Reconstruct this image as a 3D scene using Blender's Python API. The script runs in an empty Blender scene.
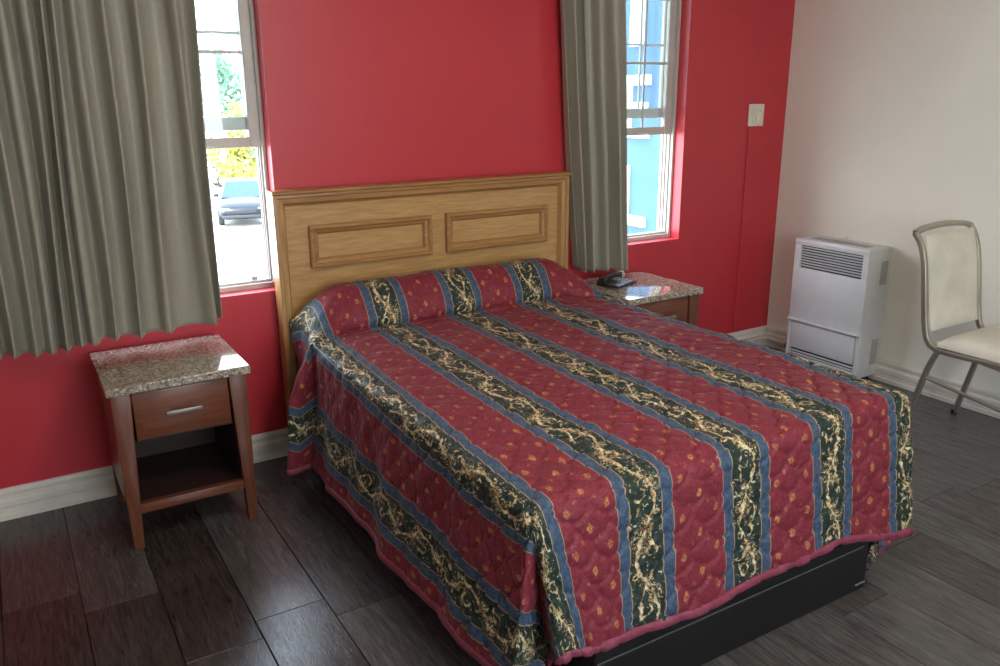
import bpy, bmesh, math, random, zlib, base64
import numpy as np
from mathutils import Vector, Matrix, noise
PI = math.pi
SC = bpy.context.scene
COL = SC.collection
rnd = random.Random(7)

# ------------------------------------------------------------------ scene objects
WM = {}                                             # world matrix of every empty we parent to

def link(o):
    COL.objects.link(o)
    return o

def tag(o, label=None, cat=None, group=None, kind=None):
    if label: o['label'] = label
    if cat: o['category'] = cat
    if group: o['group'] = group
    if kind: o['kind'] = kind
    return o

def thing(name, loc, label, cat, rz=0.0, group=None):
    o = link(bpy.data.objects.new(name, None))
    o.empty_display_size = .1
    o.location = loc
    o.rotation_euler = (0, 0, rz)
    WM[o.name] = Matrix.Translation(loc) @ Matrix.Rotation(rz, 4, 'Z')
    return tag(o, label, cat, group)

def obj(name, bm, m, parent=None, smooth=False, angle=40):
    """one mesh object; the bmesh is in the coordinates of the parent"""
    bmesh.ops.recalc_face_normals(bm, faces=bm.faces[:])
    me = bpy.data.meshes.new(name)
    bm.to_mesh(me); bm.free()
    for mm in (m if isinstance(m, (list, tuple)) else [m]):
        me.materials.append(mm)
    if smooth:
        for p in me.polygons: p.use_smooth = True
        if angle < 180:
            me.set_sharp_from_angle(angle=math.radians(angle))
    o = link(bpy.data.objects.new(name, me))
    if parent: o.parent = parent
    return o

def struct(o):
    o['kind'] = 'structure'
    return o

def copy_tree(o, parent=None):
    c = o.copy(); COL.objects.link(c)
    if parent: c.parent = parent
    for ch in list(o.children): copy_tree(ch, c)
    return c

# ------------------------------------------------------------------ shape helpers
def B(): return bmesh.new()

def box(bm, a, b, bev=0.0, seg=2, mi=0):
    r = bmesh.ops.create_cube(bm, size=1)
    vs = r['verts']
    for v in vs:
        v.co = Vector([(a[i] + b[i]) / 2 + v.co[i] * (b[i] - a[i]) for i in range(3)])
    fs = list({f for v in vs for f in v.link_faces})
    for f in fs: f.material_index = mi
    if bev > 0:
        es = list({e for v in vs for e in v.link_edges})
        r = bmesh.ops.bevel(bm, geom=es, offset=bev, segments=seg, profile=.5, affect='EDGES')
        for f in r['faces']: f.material_index = mi
    return bm

def hexa(bm, lo, hi, z0, z1):
    """box with different rectangles (x0,y0,x1,y1) at the bottom and top"""
    v = [bm.verts.new((r[i], r[j], z)) for r, z in ((lo, z0), (hi, z1)) for i, j in ((0, 1), (2, 1), (2, 3), (0, 3))]
    for q in ((3, 2, 1, 0), (4, 5, 6, 7), (0, 1, 5, 4), (1, 2, 6, 5), (2, 3, 7, 6), (3, 0, 4, 7)):
        bm.faces.new([v[i] for i in q])
    return bm

def bevel_all(bm, w, seg=2):
    bmesh.ops.bevel(bm, geom=bm.edges[:], offset=w, segments=seg, profile=.5, affect='EDGES')
    return bm

def prism(bm, pts, axis, a, b):
    """extrude the closed outline pts (2-D) along an axis from a to b"""
    def P(p, t):
        return (t, p[0], p[1]) if axis == 0 else (p[0], t, p[1]) if axis == 1 else (p[0], p[1], t)
    A = [bm.verts.new(P(p, a)) for p in pts]; C = [bm.verts.new(P(p, b)) for p in pts]
    n = len(pts)
    bm.faces.new(A); bm.faces.new(C[::-1])
    for i in range(n): bm.faces.new([A[i], C[i], C[(i + 1) % n], A[(i + 1) % n]])
    return bm

def smooth_path(pts, n=6):
    pts = [Vector(p) for p in pts]
    out = []
    for i in range(len(pts) - 1):
        p0 = pts[max(i - 1, 0)]; p1 = pts[i]; p2 = pts[i + 1]; p3 = pts[min(i + 2, len(pts) - 1)]
        for k in range(n):
            t = k / n
            out.append(.5 * ((2 * p1) + (p2 - p0) * t + (2 * p0 - 5 * p1 + 4 * p2 - p3) * t * t + (3 * p1 - p0 - 3 * p2 + p3) * t ** 3))
    out.append(pts[-1])
    return out

def tube(bm, pts, r, seg=10, prof=None, up=(0, 0, 1)):
    """sweep a circle (or the closed profile) along pts"""
    pts = [Vector(p) for p in pts]
    if prof is None:
        prof = [(math.cos(2 * PI * k / seg), math.sin(2 * PI * k / seg)) for k in range(seg)]
    rs = r if isinstance(r, (list, tuple)) else [r] * len(pts)
    rings = []; U = Vector(up)
    for i, p in enumerate(pts):
        t = (pts[min(i + 1, len(pts) - 1)] - pts[max(i - 1, 0)]).normalized()
        s = t.cross(U)
        if s.length < 1e-4: s = t.cross(Vector((0, 1, 0)))
        s.normalize(); u = s.cross(t).normalized(); U = u
        rings.append([bm.verts.new(p + (s * a + u * b) * rs[i]) for a, b in prof])
    n = len(prof)
    for i in range(len(rings) - 1):
        for k in range(n):
            bm.faces.new([rings[i][k], rings[i][(k + 1) % n], rings[i + 1][(k + 1) % n], rings[i + 1][k]])
    bm.faces.new(rings[0][::-1]); bm.faces.new(rings[-1])
    return bm

SQ = [(math.copysign(abs(math.cos(a)) ** .45, math.cos(a)), math.copysign(abs(math.sin(a)) ** .45, math.sin(a)))
      for a in [2 * PI * k / 16 for k in range(16)]]

def lathe(bm, prof, c=(0, 0, 0), seg=24, axis=2):
    rings = []
    for r, z in prof:
        ring = []
        for k in range(seg):
            a = 2 * PI * k / seg
            q = (r * math.cos(a), r * math.sin(a), z)
            if axis == 0: q = (q[2], q[0], q[1])
            if axis == 1: q = (q[0], q[2], q[1])
            ring.append(bm.verts.new((c[0] + q[0], c[1] + q[1], c[2] + q[2])))
        rings.append(ring)
    for i in range(len(rings) - 1):
        for k in range(seg):
            bm.faces.new([rings[i][k], rings[i][(k + 1) % seg], rings[i + 1][(k + 1) % seg], rings[i + 1][k]])
    bm.faces.new(rings[0][::-1]); bm.faces.new(rings[-1])
    return bm

def grid_mesh(bm, P):
    """P[i][j] points -> quad sheet"""
    V = [[bm.verts.new(p) for p in row] for row in P]
    for i in range(len(V) - 1):
        for j in range(len(V[0]) - 1):
            bm.faces.new([V[i][j], V[i][j + 1], V[i + 1][j + 1], V[i + 1][j]])
    return bm

# ------------------------------------------------------------------ materials
class N:
    """small wrapper so that shader maths reads like maths"""
    def __init__(s, name):
        s.m = bpy.data.materials.new(name); s.m.use_nodes = True
        s.t = s.m.node_tree; s.n = s.t.nodes; s.l = s.t.links
        s.b = s.n['Principled BSDF']
        s.out = s.n['Material Output']
    def put(s, v, sock):
        if isinstance(v, bpy.types.NodeSocket): s.l.new(v, sock)
        elif v is not None:
            if sock.type == 'RGBA' and not isinstance(v, (int, float)) and len(v) == 3: v = (*v, 1)
            sock.default_value = v
    def math(s, op, a, b=None, c=None, clamp=False):
        n = s.n.new('ShaderNodeMath'); n.operation = op; n.use_clamp = clamp
        s.put(a, n.inputs[0])
        if b is not None: s.put(b, n.inputs[1])
        if c is not None: s.put(c, n.inputs[2])
        return n.outputs[0]
    def add(s, a, b): return s.math('ADD', a, b)
    def sub(s, a, b): return s.math('SUBTRACT', a, b)
    def mul(s, a, b): return s.math('MULTIPLY', a, b)
    def absv(s, a): return s.math('ABSOLUTE', a)
    def sin(s, a): return s.math('SINE', a)
    def mx(s, a, b): return s.math('MAXIMUM', a, b)
    def mn(s, a, b): return s.math('MINIMUM', a, b)
    def frac(s, a, per):
        """a modulo per, centred on zero"""
        return s.sub(s.math('FLOORED_MODULO', s.add(a, per / 2), per), per / 2)
    def step(s, a, lo, hi):
        n = s.n.new('ShaderNodeMapRange'); n.interpolation_type = 'SMOOTHSTEP'
        s.put(a, n.inputs[0]); s.put(lo, n.inputs[1]); s.put(hi, n.inputs[2])
        n.inputs[3].default_value = 0; n.inputs[4].default_value = 1
        return n.outputs[0]
    def rng(s, a, lo, hi, o0, o1):
        n = s.n.new('ShaderNodeMapRange')
        s.put(a, n.inputs[0])
        for i, v in enumerate((lo, hi, o0, o1)): n.inputs[i + 1].default_value = v
        return n.outputs[0]
    def mix(s, f, a, b):
        n = s.n.new('ShaderNodeMix'); n.data_type = 'RGBA'
        s.put(f, n.inputs['Factor']); s.put(a, n.inputs[6]); s.put(b, n.inputs[7])
        return n.outputs[2]
    def coord(s, kind='Object'):
        return s.n.new('ShaderNodeTexCoord').outputs[kind]
    def mapv(s, v, scale=(1, 1, 1), loc=(0, 0, 0), rot=(0, 0, 0)):
        n = s.n.new('ShaderNodeMapping'); s.put(v, n.inputs['Vector'])
        n.inputs['Scale'].default_value = scale; n.inputs['Location'].default_value = loc; n.inputs['Rotation'].default_value = rot
        return n.outputs[0]
    def sep(s, v):
        n = s.n.new('ShaderNodeSeparateXYZ'); s.put(v, n.inputs[0]); return n.outputs
    def comb(s, x, y, z=0.0):
        n = s.n.new('ShaderNodeCombineXYZ')
        for i, v in enumerate((x, y, z)): s.put(v, n.inputs[i])
        return n.outputs[0]
    def noise(s, v, scale, detail=3, rough=.55, dist=0.0, col=False):
        n = s.n.new('ShaderNodeTexNoise'); s.put(v, n.inputs['Vector'])
        n.inputs['Scale'].default_value = scale; n.inputs['Detail'].default_value = detail
        n.inputs['Roughness'].default_value = rough; n.inputs['Distortion'].default_value = dist
        return n.outputs['Color' if col else 'Fac']
    def voro(s, v, scale, feature='F1', out='Distance'):
        n = s.n.new('ShaderNodeTexVoronoi'); s.put(v, n.inputs['Vector']); n.feature = feature
        n.inputs['Scale'].default_value = scale
        return n.outputs[out]
    def ramp(s, f, stops, interp='LINEAR'):
        n = s.n.new('ShaderNodeValToRGB'); s.put(f, n.inputs[0]); n.color_ramp.interpolation = interp
        e = n.color_ramp.elements
        while len(e) < len(stops): e.new(.5)
        for k, (p, c) in zip(e, stops): k.position = p; k.color = (*c, 1)
        return n.outputs[0]
    def attr(s, name, out='Fac'):
        n = s.n.new('ShaderNodeAttribute'); n.attribute_name = name; return n.outputs[out]
    def bump(s, h, strength=.3, dist=.002):
        n = s.n.new('ShaderNodeBump'); s.put(h, n.inputs['Height'])
        n.inputs['Strength'].default_value = strength; n.inputs['Distance'].default_value = dist
        s.l.new(n.outputs[0], s.b.inputs['Normal'])
    def set(s, **k):
        for a, v in k.items():
            s.put(v, s.b.inputs[{'col': 'Base Color', 'rough': 'Roughness', 'metal': 'Metallic', 'spec': 'Specular IOR Level',
                                 'coat': 'Coat Weight', 'coat_rough': 'Coat Roughness', 'sheen': 'Sheen Weight', 'sheen_rough': 'Sheen Roughness',
                                 'sheen_tint': 'Sheen Tint', 'aniso': 'Anisotropic'}[a]])
        return s
    def done(s): return s.m

def plain(name, col, rough=.5, metal=0.0, var=.06, spec=.5, scale=9, bump=0.0, bscale=200):
    """paint, plastic or metal with faint procedural unevenness"""
    k = N(name); c = k.coord()
    f = k.noise(c, scale, 4)
    a = [max(0, x * (1 - var * 1.6)) for x in col]; b = [min(1, x * (1 + var * 1.6)) for x in col]
    k.set(col=k.ramp(f, [(.3, a), (.7, b)]), rough=k.rng(f, .3, .7, rough * .92, min(1, rough * 1.08)), metal=metal, spec=spec)
    if bump: k.bump(k.noise(c, bscale, 2), bump, .001)
    return k.done()

def wood(name, dark, mid, light, axis=0, rough=.35, coat=.3, scale=1.0, spec=.5):
    k = N(name); c = k.coord()
    sc = [7 * scale] * 3; sc[axis] = .55 * scale
    w = k.mapv(c, sc)
    g = k.noise(w, 9, 6, .62, 1.2)
    sc2 = [40 * scale] * 3; sc2[axis] = 1.3 * scale
    p = k.noise(k.mapv(c, sc2), 8, 3, .6)
    f = k.add(k.mul(g, .7), k.mul(p, .3))
    k.set(col=k.ramp(f, [(.32, dark), (.5, mid), (.66, light)]), rough=k.rng(p, .3, .7, rough * .85, rough * 1.15), coat=coat, coat_rough=.2, spec=spec)
    k.bump(p, .12, .0008)
    return k.done()
# ------------------------------------------------------------------ the materials
def m_red_wall():
    k = N('red_wall_paint'); c = k.coord()
    f = k.noise(c, 1.6, 4); g = k.noise(c, 90, 3)
    k.set(col=k.ramp(f, [(.3, (.49, .030, .044)), (.7, (.55, .037, .051))]), rough=k.rng(g, .3, .7, .34, .46), spec=.5)
    k.bump(k.add(g, k.mul(k.noise(c, 14, 3), 1.5)), .12, .0015)
    return k.done()

def m_white_wall():
    k = N('white_wall_paint'); c = k.coord()
    f = k.noise(c, 2.2, 4); g = k.noise(c, 110, 3)
    k.set(col=k.ramp(f, [(.3, (.78, .762, .675)), (.7, (.83, .812, .722))]), rough=k.rng(g, .3, .7, .42, .55), spec=.4)
    k.bump(k.add(g, k.mul(k.noise(c, 18, 3), 1.4)), .12, .0015)
    return k.done()

def m_floor():
    k = N('dark_wood_plank_floor'); c = k.coord()
    pid = k.attr('plank')
    off = k.comb(k.mul(pid, 31.7), k.mul(pid, 17.3), 0)
    n = k.n.new('ShaderNodeVectorMath'); n.operation = 'ADD'; k.put(c, n.inputs[0]); k.put(off, n.inputs[1])
    v = n.outputs[0]
    g = k.noise(k.mapv(v, (9, .9, 9)), 6, 6, .65, 1.4)
    p = k.noise(k.mapv(v, (70, 3.5, 70)), 5, 3, .6, .4)
    f = k.add(k.mul(g, .65), k.mul(p, .35))
    dark = k.ramp(f, [(.34, (.010, .006, .005)), (.52, (.027, .016, .012)), (.68, (.062, .038, .029))])
    grey = k.ramp(f, [(.34, (.045, .041, .040)), (.52, (.092, .085, .082)), (.68, (.155, .144, .138))])  # paler set, carries the light reflected on the right-hand boards
    k.set(col=k.mix(pid, dark, grey), rough=k.rng(k.add(k.mul(p, .6), k.mul(k.noise(c, 3, 3), .4)), .35, .65, .15, .27), spec=.42)
    k.bump(k.add(k.mul(p, .5), k.add(k.mul(k.noise(k.mapv(v, (26, 6, 26)), 3, 3, .6, 2.2), 1.6), k.mul(k.noise(k.mapv(v, (120, 22, 120)), 3, 3, .6, .8), .6))), .22, .0014)
    return k.done()

def m_granite():
    k = N('speckled_granite'); c = k.coord()
    d = k.voro(c, 150, 'F1', 'Color'); s = k.sep(d)[0]
    a = k.ramp(s, [(0, (.03, .026, .022)), (.16, (.05, .04, .035)), (.18, (.24, .18, .13)), (.50, (.36, .29, .22)), (.78, (.46, .39, .31)), (.80, (.64, .57, .48))], 'CONSTANT')
    b = k.ramp(k.noise(c, 320, 3), [(.35, (.09, .07, .055)), (.6, (.52, .45, .36))])
    k.set(col=k.mix(.35, a, b), rough=.13, spec=.6, coat=.4, coat_rough=.04)
    return k.done()

def m_spread():
    k = N('striped_paisley_bedspread')
    uv = k.coord('UV'); x, y, _ = k.sep(uv)
    w1 = k.noise(uv, 9, 2); w2 = k.noise(uv, 55, 2)
    xx = k.add(x, k.mul(k.sub(w2, .5), .004))
    PER = .345
    t = k.frac(k.sub(xx, .005), PER); at = k.absv(t)
    green = k.sub(1, k.step(at, .0505, .0525))
    gold = k.mul(k.step(at, .0505, .0515), k.sub(1, k.step(at, .0535, .0545)))
    blue = k.mul(k.step(at, .0515, .0525), k.sub(1, k.step(at, .0860, .0870)))
    edge = k.mul(k.step(at, .0856, .0866), k.sub(1, k.step(at, .0880, .0890)))
    # red ground with tossed small gold figures
    c = k.comb(x, y)
    fine = k.noise(c, 420, 2)
    damask = k.noise(c, 60, 3, .6, 2.0)
    red = k.ramp(k.add(k.mul(damask, .7), k.mul(fine, .3)), [(.38, (.150, .016, .028)), (.55, (.225, .027, .043)), (.68, (.320, .052, .068))])
    dist_x = k.mul(k.sub(k.noise(c, 150, 3), .5), .026); dist_y = k.mul(k.sub(k.noise(k.mapv(c, (1, 1, 1), (3, 5, 0)), 150, 3), .5), .026)
    def figures(a, b, ox, oy, rx, ry):
        lx = k.add(k.frac(k.sub(t, ox), a), dist_x); ly = k.add(k.frac(k.sub(y, oy), b), dist_y)
        q = k.math('SQRT', k.add(k.math('POWER', k.math('DIVIDE', lx, rx), 2), k.math('POWER', k.math('DIVIDE', ly, ry), 2)))
        return k.mul(k.sub(1, k.step(q, .75, 1.05)), k.step(q, .12, .36))
    f1 = figures(.115, .105, .1725, 0, .0085, .0125)
    f2 = figures(.115, .105, .1150, .0525, .0085, .0125)
    f3 = figures(.0575, .105, .0287, .026, .0045, .0065)
    fig = k.mx(k.mx(f1, k.mul(f2, .8)), k.mul(f3, .55))
    figc = k.ramp(k.noise(c, 150, 2), [(.35, (.40, .115, .040)), (.65, (.64, .32, .110))])
    col = k.mix(k.mul(fig, .85), red, figc)
    # blue bands
    bl = k.ramp(k.add(k.mul(k.noise(k.mapv(c, (1, .25, 1)), 240, 3), .6), k.mul(w2, .4)), [(.38, (.026, .049, .098)), (.62, (.078, .124, .195))])
    col = k.mix(blue, col, bl)
    # dark green bands with a cream and rust scroll
    gr = k.ramp(k.add(k.mul(k.noise(c, 70, 3), .7), k.mul(fine, .3)), [(.36, (.009, .018, .015)), (.55, (.022, .041, .033)), (.70, (.052, .082, .064))])
    wob = lambda o, s_, a_: k.mul(k.sub(k.noise(k.mapv(c, (1, 1, 1), o), s_, 3), .5), a_)
    tx = k.add(t, k.add(wob((0, 0, 0), 15, .034), wob((2, 9, 0), 85, .010))); ty = k.add(y, k.add(wob((7, 2, 0), 15, .044), wob((5, 4, 0), 85, .010)))
    P = .30
    s1 = k.mul(k.sin(k.mul(ty, 2 * PI / P)), .028)
    thick = k.rng(k.noise(c, 30, 2), .35, .65, .0022, .0068)
    v1 = k.sub(1, k.step(k.math('DIVIDE', k.absv(k.sub(tx, s1)), thick), .7, 1.2))
    v2 = k.mul(k.sub(1, k.step(k.math('DIVIDE', k.absv(k.add(tx, k.mul(s1, .9))), k.mul(thick, .75)), .6, 1.2)), k.step(k.noise(c, 16, 2), .46, .54))
    def ring(cx, cy, r, w):
        ly = k.frac(k.sub(ty, cy), P); lx = k.sub(tx, cx)
        q = k.math('SQRT', k.add(k.mul(lx, lx), k.mul(ly, ly)))
        return k.sub(1, k.step(k.math('DIVIDE', k.absv(k.sub(q, r)), w), .7, 1.25))
    def blob(cx, cy, r):
        ly = k.frac(k.sub(ty, cy), P); lx = k.sub(tx, cx)
        q = k.math('SQRT', k.add(k.mul(lx, lx), k.mul(k.mul(ly, ly), .6)))
        return k.sub(1, k.step(q, r * .7, r * 1.1))
    rings = k.mul(k.step(k.noise(k.mapv(c, (1, 1, 1), (4, 4, 0)), 34, 2), .44, .52), k.mx(k.mx(ring(-.012, .065, .016, .0032), ring(.014, .215, .017, .0034)), k.mx(ring(.030, .12, .008, .0028), ring(-.031, .27, .009, .0028))))
    leaves = k.mul(k.mx(k.mx(blob(.022, .035, .026), blob(-.020, .185, .027)), k.mx(blob(0, .0, .022), blob(.0, .15, .024))),
                   k.step(k.noise(c, 110, 2, .5, 1.6), .51, .57))
    spots = k.mul(k.step(k.noise(c, 70, 1, .5, 1.5), .64, .70), .8)
    scroll = k.mx(k.mx(v1, v2), k.mx(k.mx(rings, leaves), spots))
    cream = k.ramp(k.noise(c, 70, 3, .6), [(.34, (.22, .070, .030)), (.43, (.46, .27, .11)), (.52, (.68, .54, .30)), (.66, (.84, .77, .54))])
    gcol = k.mix(k.mul(scroll, .93), gr, cream)
    col = k.mix(green, col, gcol)
    col = k.mix(k.mul(k.mx(gold, edge), .8), col, (.46, .31, .15))
    k.set(col=col, rough=k.rng(fine, .3, .7, .50, .64), spec=.28, sheen=.10, sheen_rough=.35, sheen_tint=(.95, .88, .90))
    k.bump(k.add(k.mul(k.noise(c, 34, 4), 2.4), k.mul(k.noise(k.mapv(c, (1, .35, 1)), 160, 2), .45)), .30, .0035)
    return k.done()

def m_curtain():
    k = N('olive_grey_sateen_curtain'); c = k.coord()
    weave = k.noise(k.mapv(c, (1, 1, .18)), 520, 2)
    slow = k.noise(k.mapv(c, (4, 4, .6)), 2, 3)
    k.set(col=k.ramp(k.add(k.mul(weave, .5), k.mul(slow, .5)), [(.35, (.25, .235, .185)), (.65, (.36, .335, .265))]),
          rough=k.rng(weave, .3, .7, .36, .5), spec=.5, sheen=.35, sheen_rough=.3, sheen_tint=(1, .95, .82))
    k.bump(weave, .15, .0006)
    return k.done()

def m_glass():
    k = N('window_glass')
    k.n.remove(k.b)
    tr = k.n.new('ShaderNodeBsdfTransparent'); tr.inputs[0].default_value = (.93, .97, .97, 1)
    gl = k.n.new('ShaderNodeBsdfGlossy'); gl.inputs['Roughness'].default_value = .02
    fr = k.n.new('ShaderNodeFresnel'); fr.inputs[0].default_value = 1.45
    w = k.noise(k.coord(), 3, 2)
    mx = k.n.new('ShaderNodeMixShader')
    k.put(k.mul(fr.outputs[0], k.rng(w, .3, .7, .9, 1.0)), mx.inputs[0])
    k.l.new(tr.outputs[0], mx.inputs[1]); k.l.new(gl.outputs[0], mx.inputs[2]); k.l.new(mx.outputs[0], k.out.inputs[0])
    return k.done()

def m_leaves(name, dark, light):
    k = N(name); c = k.coord()
    k.set(col=k.ramp(k.noise(c, 2.3, 3), [(.35, dark), (.65, light)]), rough=.6)
    return k.done()

M = dict(
    red=m_red_wall(), white=m_white_wall(), floor=m_floor(), granite=m_granite(), spread=m_spread(), curtain=m_curtain(), glass=m_glass(),
    ceiling=plain('ceiling_paint', (.78, .76, .72), .7),
    trim=plain('cream_trim_paint', (.66, .63, .56), .42, bump=.08, bscale=60),
    vinyl=plain('white_window_vinyl', (.50, .46, .42), .38),
    alu=plain('grey_window_track', (.40, .40, .39), .35, .6),
    oak=wood('golden_oak_veneer', (.34, .175, .060), (.47, .270, .100), (.57, .355, .150), 0, .34, .25),
    oakd=wood('honey_oak_moulding', (.25, .115, .036), (.36, .180, .060), (.45, .250, .095), 0, .32, .3),
    oakv=wood('golden_oak_upright', (.30, .150, .052), (.42, .230, .085), (.52, .315, .130), 2, .34, .25),
    mahog=wood('mahogany_stain', (.100, .027, .013), (.150, .045, .021), (.205, .068, .032), 0, .36, .3),
    mahogv=wood('mahogany_stain_upright', (.092, .024, .012), (.140, .040, .019), (.190, .061, .029), 2, .36, .3),
    mahog_shaded=plain('shaded_cabinet_inside', (.030, .013, .010), .55),  # mahogany inside, the compartment's shade put into its colour
    nickel=plain('brushed_nickel', (.40, .35, .32), .48, .85),
    binding=plain('magenta_binding', (.235, .040, .074), .5, var=.12, scale=60, bump=.3, bscale=90),
    black=plain('black_laminate', (.010, .010, .011), .38, bump=.06, bscale=120),
    ticking=plain('mattress_ticking', (.70, .68, .64), .8),
    heater=plain('heater_white_enamel', (.70, .71, .73), .3, var=.02),
    heatin=plain('heater_dark_inside', (.012, .012, .013), .7),
    heatgrey=plain('heater_grey_vent', (.42, .42, .40), .5),
    champ=plain('champagne_metal', (.44, .40, .33), .32, .75),
    cream=plain('cream_vinyl', (.71, .67, .57), .42, bump=.15, bscale=260),
    switch=plain('ivory_plastic', (.72, .68, .56), .35),
    pipe=plain('painted_pipe', (.62, .58, .50), .45, bump=.1, bscale=50),
    brass=plain('dull_brass', (.28, .20, .11), .4, .9),
    phone=plain('dark_grey_plastic', (.030, .030, .032), .3),
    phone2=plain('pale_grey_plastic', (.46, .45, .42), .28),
    rubber=plain('black_rubber', (.015, .015, .015), .7),
    white_flat=plain('white_scrap_surface', (.8, .78, .72), .7),
)
# ------------------------------------------------------------------ camera
def make_camera():
    yaw, pitch, roll = .545819, .285242, -.007668
    F = Vector((math.sin(yaw) * math.cos(pitch), math.cos(yaw) * math.cos(pitch), -math.sin(pitch)))
    Rt = Vector((math.cos(yaw), -math.sin(yaw), 0)); U = Rt.cross(F)
    r = Rt * math.cos(roll) + U * math.sin(roll); u = -Rt * math.sin(roll) + U * math.cos(roll)
    cam = bpy.data.cameras.new('camera'); cam.sensor_width = 36; cam.lens = 36 * .819107
    cam.clip_start = .05; cam.clip_end = 500
    o = link(bpy.data.objects.new('camera', cam))
    mm = Matrix((r, u, -F)).transposed().to_4x4(); mm.translation = (-.910417, -3.290142, 1.503933)
    o.matrix_world = mm
    SC.camera = o
make_camera()

# ------------------------------------------------------------------ the room
XL, XR, YF, ZC = -2.50, 3.01, -4.80, 2.55
W_Z0, W_Z1 = .730, 2.10
WIN = [(-.76, .038), (1.53, 2.236)]                    # the two windows in the red wall
WT = .17                                               # wall thickness

def wall_with_holes(name, axis, at, thick, a, b, holes, m):
    """wall in the plane axis=at; holes = (a0,a1,z0,z1)"""
    xs = sorted({a, b, *[h[0] for h in holes], *[h[1] for h in holes]}); zs = sorted({0., ZC, *[h[2] for h in holes], *[h[3] for h in holes]})
    bm = B(); inside = lambda x, z: any(h[0] < x < h[1] and h[2] < z < h[3] for h in holes)
    V = {}
    def vert(s, z, t):
        q = (s, t, z) if axis == 1 else (t, s, z)
        if q not in V: V[q] = bm.verts.new(q)
        return V[q]
    ca = [(xs[i], xs[i + 1]) for i in range(len(xs) - 1)]; cz = [(zs[i], zs[i + 1]) for i in range(len(zs) - 1)]
    solid = lambda i, j: 0 <= i < len(ca) and 0 <= j < len(cz) and not inside(sum(ca[i]) / 2, sum(cz[j]) / 2)
    t0, t1 = at, at + thick
    for i, (x0, x1) in enumerate(ca):
        for j, (z0, z1) in enumerate(cz):
            if not solid(i, j): continue
            for t in (t0, t1): bm.faces.new([vert(x0, z0, t), vert(x1, z0, t), vert(x1, z1, t), vert(x0, z1, t)])
            for di, dj, e in ((-1, 0, ((x0, z0), (x0, z1))), (1, 0, ((x1, z0), (x1, z1))), (0, -1, ((x0, z0), (x1, z0))), (0, 1, ((x0, z1), (x1, z1)))):
                if not solid(i + di, j + dj):
                    bm.faces.new([vert(*e[0], t0), vert(*e[1], t0), vert(*e[1], t1), vert(*e[0], t1)])
    return struct(obj(name, bm, m))

wall_with_holes('wall_back', 1, 0, WT, XL, XR, [(a, b, W_Z0, W_Z1) for a, b in WIN], M['red'])
wall_with_holes('wall_right', 0, XR, WT, YF - WT, WT, [], M['white'])
wall_with_holes('wall_left', 0, XL, -WT, YF - WT, WT, [], M['white'])
wall_with_holes('wall_front', 1, YF, -WT, XL, XR, [(-.7, 1.1, .85, 2.05)], M['white'])  # opening added to let in fill light
bm = B(); box(bm, (XL - WT, YF - WT, ZC), (XR + WT, WT, ZC + .12)); struct(obj('ceiling', bm, M['ceiling']))

def make_floor():
    """dark planks along y, each a slightly bevelled board, toned at random and greyed rightwards for reflected light"""
    bm = B(); lay = bm.faces.layers.float.new('plank')
    w, L, gap = .2145, .97, .0011
    x0 = -.02 - w * 12
    known = {11: -.02 - w, 12: 0}
    c = 0; x = x0
    r = random.Random(11)
    base = {11: -1.215, 10: -1.115, 9: -1.205, 8: -.80, 12: -.72, 13: -1.55, 14: -.95, 15: -1.30, 16: -.66, 17: -1.05}
    bm2 = bm
    while x < XR + .02:
        o = base.get(c, r.uniform(-1.9, -.9))
        y = o
        while y < .02: y += L
        while y > YF:
            a = (max(x + gap, XL - .02), max(y - L, YF - .02) + gap, -.012); b = (min(x + w - gap, XR + .02), min(y, .02) - gap, 0)
            if b[0] - a[0] > .02 and b[1] - a[1] > .02:
                n0 = len(bm.faces)
                tone = min(1, max(0, .5 + .5 * math.tanh((x + .9) * 1.2)) * .75 + r.uniform(-.25, .35))  # greyer to the right: reflected light put into the colour; the rest random
                dz = r.uniform(-.0006, .0006)
                v = [bm.verts.new(p) for p in ((a[0], a[1], -.012), (b[0], a[1], -.012), (b[0], b[1], -.012), (a[0], b[1], -.012))]
                q = .0016
                t1 = [bm.verts.new(p) for p in ((a[0], a[1], -q), (b[0], a[1], -q), (b[0], b[1], -q), (a[0], b[1], -q))]
                t2 = [bm.verts.new(p) for p in ((a[0] + q, a[1] + q, dz), (b[0] - q, a[1] + q, dz), (b[0] - q, b[1] - q, dz), (a[0] + q, b[1] - q, dz))]
                for lo, hi in ((v, t1), (t1, t2)):
                    for k in range(4): bm.faces.new([lo[k], lo[(k + 1) % 4], hi[(k + 1) % 4], hi[k]])
                bm.faces.new(t2)
                bm.faces.ensure_lookup_table()
                for f in bm.faces[n0:]: f[lay] = tone
            y -= L
        x += w; c += 1
    n0 = len(bm.faces)
    box(bm, (XL - WT, YF - WT, -.10), (XR + WT, WT, -.013))
    struct(obj('floor', bm, M['floor']))
make_floor()

BASE_PROF = [(0, 0), (.021, 0), (.021, .020), (.017, .024), (.017, .048), (.021, .052), (.021, .072), (.015, .080), (.008, .084), (.008, .092), (.013, .097), (.013, .108), (.008, .118), (.0, .120)]
def baseboard(name, axis, a, b, at, sgn):
    pts = [(at + sgn * d, z) for d, z in BASE_PROF]
    bm = B(); prism(bm, pts, 0 if axis == 0 else 1, a, b)
    return struct(obj(name, bm, M['trim']))
baseboard('baseboard_back', 0, XL, XR, 0, -1)
baseboard('baseboard_right', 1, YF, -.021, XR, -1)
baseboard('baseboard_left', 1, YF, -.021, XL, 1)
baseboard('baseboard_front', 0, XL + .021, XR - .021, YF, 1)

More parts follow.
